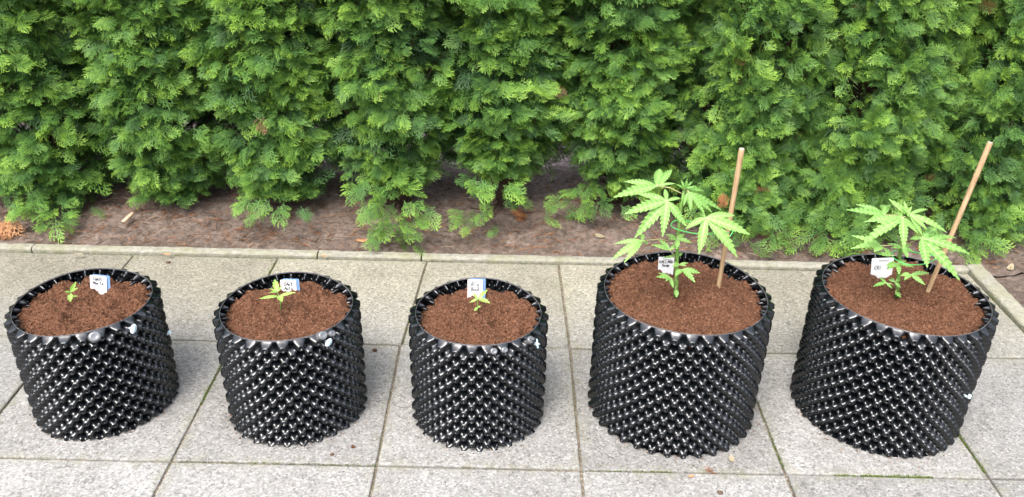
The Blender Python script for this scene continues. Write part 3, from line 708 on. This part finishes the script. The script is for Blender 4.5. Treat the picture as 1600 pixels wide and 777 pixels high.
P5 = [
 ((1382, 336, .03), [(1321, 328, .02, .2), (1336, 319, .06, .22), (1384, 321, .08, .5), (1358, 343, 0, .2)], (1416, 343)),
 ((1410, 340, -.04), [(1349, 347, -.03, .2), (1369, 349, -.05, .2), (1349, 381, -.09, .24), (1413, 389, -.11, .26), (1435, 365, -.06, .27), (1399, 332, 0, .3)], (1417, 344)),
 ((1419, 335, 0), [(1388, 311, .02, .24), (1412, 313, .03, .18), (1425, 322, .02, .2), (1432, 330, -.01, .25), (1408, 322, 0, .25), (1423, 340, -.03, .4)], (1418, 340), dict(teeth=6)),
 ((1422, 335, -.02), [(1480, 364, -.04, .18), (1449, 360, -.05, .24), (1450, 327, .03, .14), (1441, 368, -.05, .24)], (1418, 341)),
 ((1440, 372, -.04), [(1517, 398, -.08, .19), (1500, 439, -.12, .22), (1449, 419, -.11, .32), (1421, 374, -.04, .4), (1463, 357, .0, .42), (1466, 364, 0, .3), (1494, 372, -.02, .16)], (1408, 391)),
 ((1377, 384, -.04), [(1329, 368, -.02, .2), (1329, 389, -.07, .2), (1366, 394, -.07, .6)], (1406, 390), dict(teeth=7)),
 ((1392, 400, -.04), [(1380, 387, -.03, .45), (1365, 396, -.05, .26)], (1405, 405), dict(teeth=5)),
 ((1410, 387, -.02), [(1386, 381, -.01, .3), (1418, 403, -.05, .45), (1428, 394, -.03, .3), (1392, 388, -.03, .3), (1424, 383, .0, .3)], (1408, 385), dict(teeth=5)),
 ((1402, 412, -.02), [(1384, 416, -.04, .4), (1387, 422, -.05, .36), (1428, 418, -.03, .26), (1405, 429, -.05, .42), (1416, 408, 0, .3)], (1404, 411), dict(teeth=5)),
 ((1423, 429, -.04), [(1452, 427, -.03, .26), (1446, 446, -.07, .3), (1407, 431, -.05, .44), (1413, 438, -.06, .44)], (1403, 444), dict(teeth=6)),
 ((1384, 442, -.04), [(1364, 448, -.05, .32), (1375, 434, -.02, .36), (1394, 451, -.05, .42)], (1401, 452), dict(teeth=5)),
 ((1398, 441, -.01), [(1388, 437, 0, .4), (1407, 450, -.03, .42), (1406, 436, 0, .3), (1393, 434, .01, .3)], (1402, 446), sm),
 ((1399, 456, -.01), [(1407, 465, -.03, .6)], (1402, 457), sm)]
_, Y5 = make_plant(4, 'hemp_plant', 'shorter bushy green plant with serrated leaves in the rightmost pot, leaning stake beside it', (1403, 459),
 [(1403, 440), (1405, 420), (1406, 400), (1409, 380), (1414, 360), (1418, 343), (1420, 336)], P5, .0048, group='young hemp plants')
make_plant(0, 'seedling', 'tiny bright green sprout with two upright leaves in the leftmost pot', (110, 471), [(110, 466), (111, 458)], [
 ((110, 457, 0), [(119, 440, .01, .36), (101, 456, -.01, .36), (122, 450, 0, .3)], (111, 458), sm), ((111, 458, 0), [(110, 472, -.02, .62)], (111, 459), sm), ((112, 464, 0), [(121, 463, 0, .3)], (111, 464), sm)], .0013, M_SEED, cat='seedling', group='seedlings in the three left pots')
make_plant(1, 'seedling', 'pale green seedling with long narrow leaves spreading in front of a label', (438, 484), [(438, 472), (436, 463), (433, 457)], [
 ((433, 457, 0), [(429, 437, .03, .46), (441, 446, .01, .3), (421, 451, 0, .28), (420, 458, -.02, .26)], (434, 458), sm),
 ((436, 463, 0), [(405, 467, -.02, .2), (462, 457, .0, .22), (441, 472, -.03, .5)], (437, 466), dict(teeth=5))], .0014, M_SEED, cat='seedling', group='seedlings in the three left pots')
make_plant(2, 'seedling', 'small four leaved seedling with a visible stalk in the middle pot', (746, 487), [(746, 478), (746, 467)], [
 ((747, 467, 0), [(734, 473, -.01, .34), (766, 474, -.02, .36), (762, 453, .02, .34), (737, 457, .01, .4)], (746, 468), sm), ((746, 480, 0), [(741, 486, -.01, .4), (751, 479, 0, .3)], (746, 480), sm)], .0013, M_SEED, cat='seedling', group='seedlings in the three left pots')

# stakes and ties
def stake(i, bot, topp, dY, label, knots):
    z = POTS[i][3]-SOILD+.008; B = atZ(bot[0], bot[1], z); T = atY(topp[0], topp[1], B.y+dY)
    root = empty('wooden_stake', B, label, 'stake', None); ax = (T-B); L = ax.length; ax.normalize()
    mb = MB(); ts = sorted([-.06/L, 0, .1, .2, .35, .5, .65, .8, .93, .995, 1]+[k+e for k in knots for e in (-.012, 0, .012)])
    mb.tube([B+ax*L*t for t in ts], [.0066*(1+(.10 if any(abs(t-k) < .001 for k in knots) else 0))*(.86 if t == 1 else 1)*(.85+.15*t) for t in ts], 7); mb.build('shaft', M_WOOD, root)
    mb = MB(); mb.tube([T, T+ax*.0012], .006, 10); mb.build('cut_end', M_WOODEND, root)
    return B, T
b4 = stake(3, (1121, 457), (1159, 233), .0, 'almost upright light brown wooden stake beside the tallest plant', [.3, .82])
b5 = stake(4, (1447, 462), (1547, 223), .02, 'strongly tilted light brown wooden stake in the rightmost pot', [.28, .8])
def tie(pts, label, Yb):
    P = [atY(a, b, Yb+dy) for a, b, dy in pts]; mb = MB(); n = len(P); Q = []
    for k in range(n-1):
        p0, p1, p2, p3 = P[max(k-1, 0)], P[k], P[k+1], P[min(k+2, n-1)]
        for s in range(6):
            t = s/6; Q.append(.5*((2*p1)+(p2-p0)*t+(2*p0-5*p1+4*p2-p3)*t*t+(3*p1-p0-3*p2+p3)*t**3))
    Q.append(P[-1]); mb.tube(Q, .0014, 6); o = mb.build('plant_tie', M_TIE)
    return tag(o, label, 'plant tie')
tie([(1140, 363, .0), (1120, 365, -.03), (1095, 366, -.045), (1070, 362, -.04), (1052, 356, -.025), (1049, 350, 0), (1056, 345, .02), (1075, 346, .03), (1100, 350, .03), (1125, 354, .03), (1143, 358, .02), (1145, 362, 0), (1140, 370, -.01)],
    'bright green wire loop tying the tallest plant to its stake', Y4)
tie([(1467, 402, -.01), (1455, 408, -.03), (1442, 413, -.04), (1422, 414, -.045), (1405, 409, -.035), (1394, 400, -.01), (1396, 393, .01), (1410, 391, .025), (1432, 395, .03), (1455, 399, .03), (1472, 400, .02), (1474, 404, 0)],
    'green wire loop tying the shorter plant to the tilted stake', Y5)

# ================================================================== LITTER AND SMALL THINGS
def bed_h(x, y): return bedz(x, y)
def small_leaf(name, P, L, wd, ang, mat, label, cat, curl=.25, lobes=0):
    mb = MB(); n = 10; d = Vector((math.cos(ang), math.sin(ang), 0)); s = Vector((-d.y, d.x, 0)); P = Vector(P); vv = []
    for k in range(n+1):
        t = k/n; w_ = wd*math.sin(math.pi*t)**.7*(1+(.35*math.sin(t*lobes*6.28) if lobes else 0))+.0004
        z = .002+curl*L*(t-.5)**2*1.6
        for u in (-1, 0, 1): vv.append(P+d*L*(t-.5)+s*w_*.5*u+Vector((0, 0, z+abs(u)*curl*wd*.3)))
    mb.add(vv, [(k*3+c, k*3+c+1, (k+1)*3+c+1, (k+1)*3+c) for k in range(n) for c in range(2)])
    mb.tube([P-d*L*.5+Vector((0, 0, .003+curl*L*.4)), P-d*L*.75+Vector((0, 0, .002))], .0005, 5)
    o = mb.build(name, mat); return tag(o, label, cat)
def dead_frond(P, ang, sc, mat, label, n=3, lift=.15):
    rs = np.random.RandomState(int(abs(P[0])*1000)); O = np.array([[P[0], P[1], P[2]+.004+.004*k] for k in range(n)])
    A = np.array([[math.cos(ang+rs.uniform(-.6, .6)*(k > 0)), math.sin(ang+rs.uniform(-.6, .6)*(k > 0)), lift] for k in range(n)]); Nn = np.array([[rs.uniform(-.3, .3), rs.uniform(-.3, .3), 1.] for _ in range(n)])
    o = sprays('dead_frond', O, A, Nn, np.full(n, sc), np.full(n, .5), np.full(n, .5), mat, None, rs); return tag(o, label, 'dead foliage')
p = atZ(10, 345, .02); dead_frond((p.x, p.y, bed_h(p.x, p.y)+.03), -1.3, .10, M_DEADO, 'bright orange dried conifer frond on the soil at the left edge', 6, -.25)
p = atZ(800, 333, .02); dead_frond((p.x, p.y, bed_h(p.x, p.y)+.02), -.8, .07, M_DEAD, 'rust brown frond on the soil beside the bare conifer stem', 3, -.2)
p = atZ(1098, 737, 0); dead_frond((p.x, p.y, .001), .15, .035, M_DEAD, 'small dry brown frond on the paving below the fourth pot', 1, .0)
p = atY(1118, 292, .22); dead_frond((p.x+.02, .17, p.z-.01), -2.0, .05, M_DEAD, 'withered brown frond caught in the hedge behind the tallest plant', 3, -.6)
def onbed(px, py):
    q = atZ(px, py, 0); z = bed_h(q.x, q.y); q = atZ(px, py, z); q.z = bed_h(q.x, q.y); return q
small_leaf('fallen_leaf', onbed(936, 373), .050, .026, -.8, M_PALE, 'pale grey leaf lying on the bare soil left of the tallest plant', 'leaf', .2)
small_leaf('fallen_leaf', onbed(566, 379), .045, .022, .1, M_DEADO, 'orange brown lobed leaf on the soil between the second and middle pots', 'leaf', .2, 2)
small_leaf('fallen_leaf', atZ(1143, 718, .001), .026, .013, 1.5, M_PALE, 'little yellowish leaf on the paving below the fourth pot', 'leaf', .1)
q = atZ(1580, 415, -.01); small_leaf('fallen_leaf', (q.x, q.y, bedz2(q.x, q.y)+.004), .065, .022, .9, M_PALE, 'long dry pale leaf on the soil past the kerb corner at the right', 'leaf', .25)
small_leaf('fallen_leaf', atZ(124, 397.5, .016), .030, .009, .1, M_PALE, 'narrow whitish leaf on the kerb behind the leftmost pot', 'leaf', .1)
small_leaf('fallen_leaf', atZ(262, 398, .016), .028, .011, .0, M_DEADO, 'orange leaf scrap on the kerb between the two leftmost pots', 'leaf', .15)
small_leaf('fallen_leaf', atZ(507, 401, .016), .018, .010, .3, M_DEADO, 'round orange leaf scrap on the kerb right of the second pot', 'leaf', .2)
small_leaf('fallen_leaf', atZ(1080, 745, .001), .016, .008, .3, M_DEADO, 'reddish leaf scrap at the paving joint under the fourth pot', 'leaf', .1)
mb = MB(); P = [atZ(192, 347, .03), atZ(199, 341, .035), atZ(208, 333, .045)]; mb.tube(P, [.007, .008, .006], 7); tag(mb.build('wood_scrap', simple('pale_wood', (.50, .36, .24), .8)), 'short light brown piece of wood on the soil under the hedge at left', 'wood')
mb = MB(); P = [onbed(x_, y_)+Vector((0, 0, .004)) for x_, y_ in ((772, 322), (780, 338), (790, 352), (797, 362), (800, 372), (803, 380))]; mb.tube(P, .0013, 5); tag(mb.build('root', M_TWIG), 'thin pale root running down the soil behind the middle pot', 'root')
mb = MB(); P = [atZ(x_, y_, .002) for x_, y_ in ((612, 628), (617, 634), (628, 637), (640, 636), (646, 630))]; mb.tube(P, .0006, 5); tag(mb.build('fibre', M_INK), 'thin dark curved fibre on the paving left of the middle pot', 'fibre')
def lump(name, px, py, r_, mat, label, cat, on='slab'):
    P = atZ(px, py, .0) if on == 'slab' else onbed(px, py); mb = MB(); n = 8; vv = []
    for a in range(6):
        f = math.pi*a/5
        for k in range(n):
            t = 2*math.pi*k/n; q = 1+.35*noise.noise(Vector((math.cos(t)*2+px, math.sin(t)*2, a*.7+py)))
            vv.append(P+Vector((r_*q*math.sin(f)*math.cos(t)*1.3, r_*q*math.sin(f)*math.sin(t), r_*.45*(1-math.cos(f))*q)))
    mb.add(vv, [(a*n+k, a*n+(k+1) % n, (a+1)*n+(k+1) % n, (a+1)*n+k) for a in range(5) for k in range(n)]); tag(mb.build(name, mat), label, cat)
lump('pebble', 263, 411, .0065, M_BARK, 'dark pebble on the mossy slab between the two leftmost pots', 'pebble')
lump('pebble', 1125, 771, .006, M_BARK, 'dark pebble on the slab at the bottom edge below the fourth pot', 'pebble')
lump('soil_clod', 552, 699, .005, M_COCO, 'larger red brown soil clod on the paving right of the second pot', 'soil')
lump('soil_clod', 519, 711, .004, M_COCO, 'flat red brown soil clod in front of the second pot', 'soil')
lump('soil_clod', 586, 548, .006, M_COCO, 'red brown soil clod right of the second pot near its middle', 'soil')
lump('pebble', 736, 366, .005, M_PALE, 'small pale stone in the soil behind the middle pot', 'pebble', 'bed')
lump('pebble', 595, 365, .004, M_PALE, 'tiny pale stone on the soil left of the hanging branch', 'pebble', 'bed')

# spilled soil crumbs round the pots (stuff)
V, Fc, ch = [], [], []
r = random.Random(5)
def crumb(x, y, z, s, c, flat=.6):
    b = len(V); a0 = r.uniform(0, 6.28)
    for k in range(4):
        a = a0+k*1.57; q = s*r.uniform(.6, 1.3); V.append((x+q*math.cos(a), y+q*math.sin(a), z+.0002))
    V.append((x+s*.2, y, z+s*flat)); ch.extend([c]*5)
    Fc.extend([(b+k, b+(k+1) % 4, b+4) for k in range(4)])
for (cx, cy, Rr, H, n) in POTS:
    for _ in range(75):
        a = r.uniform(math.pi, 2*math.pi) if r.random() < .8 else r.uniform(0, 6.28); d = Rr+.004+abs(r.gauss(0, .022)); crumb(cx+d*math.cos(a), cy+d*math.sin(a), .0005, r.uniform(.0008, .0032), r.choice([0, 0, .2, .6]))
for _ in range(120): crumb(r.uniform(-.5, 3), r.uniform(-1.3, -.02), .0005, r.uniform(.0006, .0018), r.choice([0, .3]))
tag(mesh('spilled_soil', V, Fc, M_COCO, smooth=False, attrs={'chip': ch}), 'scattered reddish soil crumbs around the feet of the pots', 'soil', kind='stuff')
# litter on the bed: dead needles and twigs
mb = MB(); r = random.Random(8)
for _ in range(5200):
    x = r.uniform(-1.2, 3.9); y = .09+abs(r.gauss(.22, .26)); z = bed_h(x, y) if y < .83 else -.04
    if y > 1.3: continue
    L = r.uniform(.008, .05)*(1 if r.random() < .85 else 1.8); a = r.uniform(0, 6.28); d = Vector((math.cos(a), math.sin(a), r.uniform(-.1, .25))); p0 = Vector((x, y, z+.002)); bd = Vector((r.uniform(-.2, .2), r.uniform(-.2, .2), .1))*L
    mb.tube([p0, p0+d*L*.5+bd, p0+d*L], [.0006, .0009 if L < .04 else .0014, .0005], 3, r.choice([0, 0, 1, 2]), False)
tag(mb.build('needle_litter', [M_DEAD, M_TWIG, M_BARK]), 'brown dead needles and fine twigs littering the soil under the hedge', 'litter', kind='stuff')
mb = MB(); r = random.Random(9)
for _ in range(2300):
    x = r.uniform(-1.2, 3.9); y = r.uniform(.07, .75); z = bed_h(x, y); s = r.uniform(.0012, .0045)*(1 if r.random() < .93 else 2.0)
    vv = [(x+s*r.uniform(.6, 1.3)*math.cos(k*1.57+1), y+s*r.uniform(.6, 1.3)*math.sin(k*1.57+1), z-.001) for k in range(4)]+[(x, y, z+s*.8)]
    mb.add(vv, [(k, (k+1) % 4, 4) for k in range(4)], r.choice([0, 0, 0, 1]) if s < .004 else 0)
tag(mb.build('soil_crumbs', [M_BED, M_TWIG], smooth=False), 'loose lumps of brown earth on the bed along the kerb', 'soil', kind='stuff')
# moss in the joints
V, Fc, ch = [], [], []; r = random.Random(21)
def moss_line(p0, p1, n, w_=.004, s=.0025):
    for _ in range(n):
        t = r.random(); x = p0[0]+(p1[0]-p0[0])*t+r.gauss(0, w_*.5)*(abs(p1[1]-p0[1]) > .02); y = p0[1]+(p1[1]-p0[1])*t+r.gauss(0, w_*.5)*(abs(p1[0]-p0[0]) > .02)
        crumb(x, y, -.004+r.uniform(0, .003), r.uniform(.4, 1)*s, r.random(), .9)
moss_line((.5, -.52), (.5, -.80), 260); moss_line((.5, -.02), (.5, -.2), 120); moss_line((2.12, -1.016), (2.36, -1.016), 420, .006, .003)
moss_line((2.5, -1.0), (2.5, -.80), 200); moss_line((.52, -1.016), (1.0, -1.016), 130); moss_line((1.0, -.1), (1.0, -.5), 160); moss_line((1.5, -1.02), (1.72, -1.016), 120)
moss_line((2, -.6), (2, -1.0), 160); moss_line((-.4, .002), (2.93, .002), 900, .004, .0022); moss_line((2.935, -.1), (2.935, -.6), 150); moss_line((0, -.6), (0, -.9), 80); moss_line((1.5, -.05), (1.5, -.35), 120); moss_line((2.0, -1.02), (2.06, -1.4), 80)
tag(mesh('moss', V, Fc, M_MOSS, smooth=False, attrs={'tone': ch}), 'thin green moss growing in the paving joints', 'moss', kind='stuff')
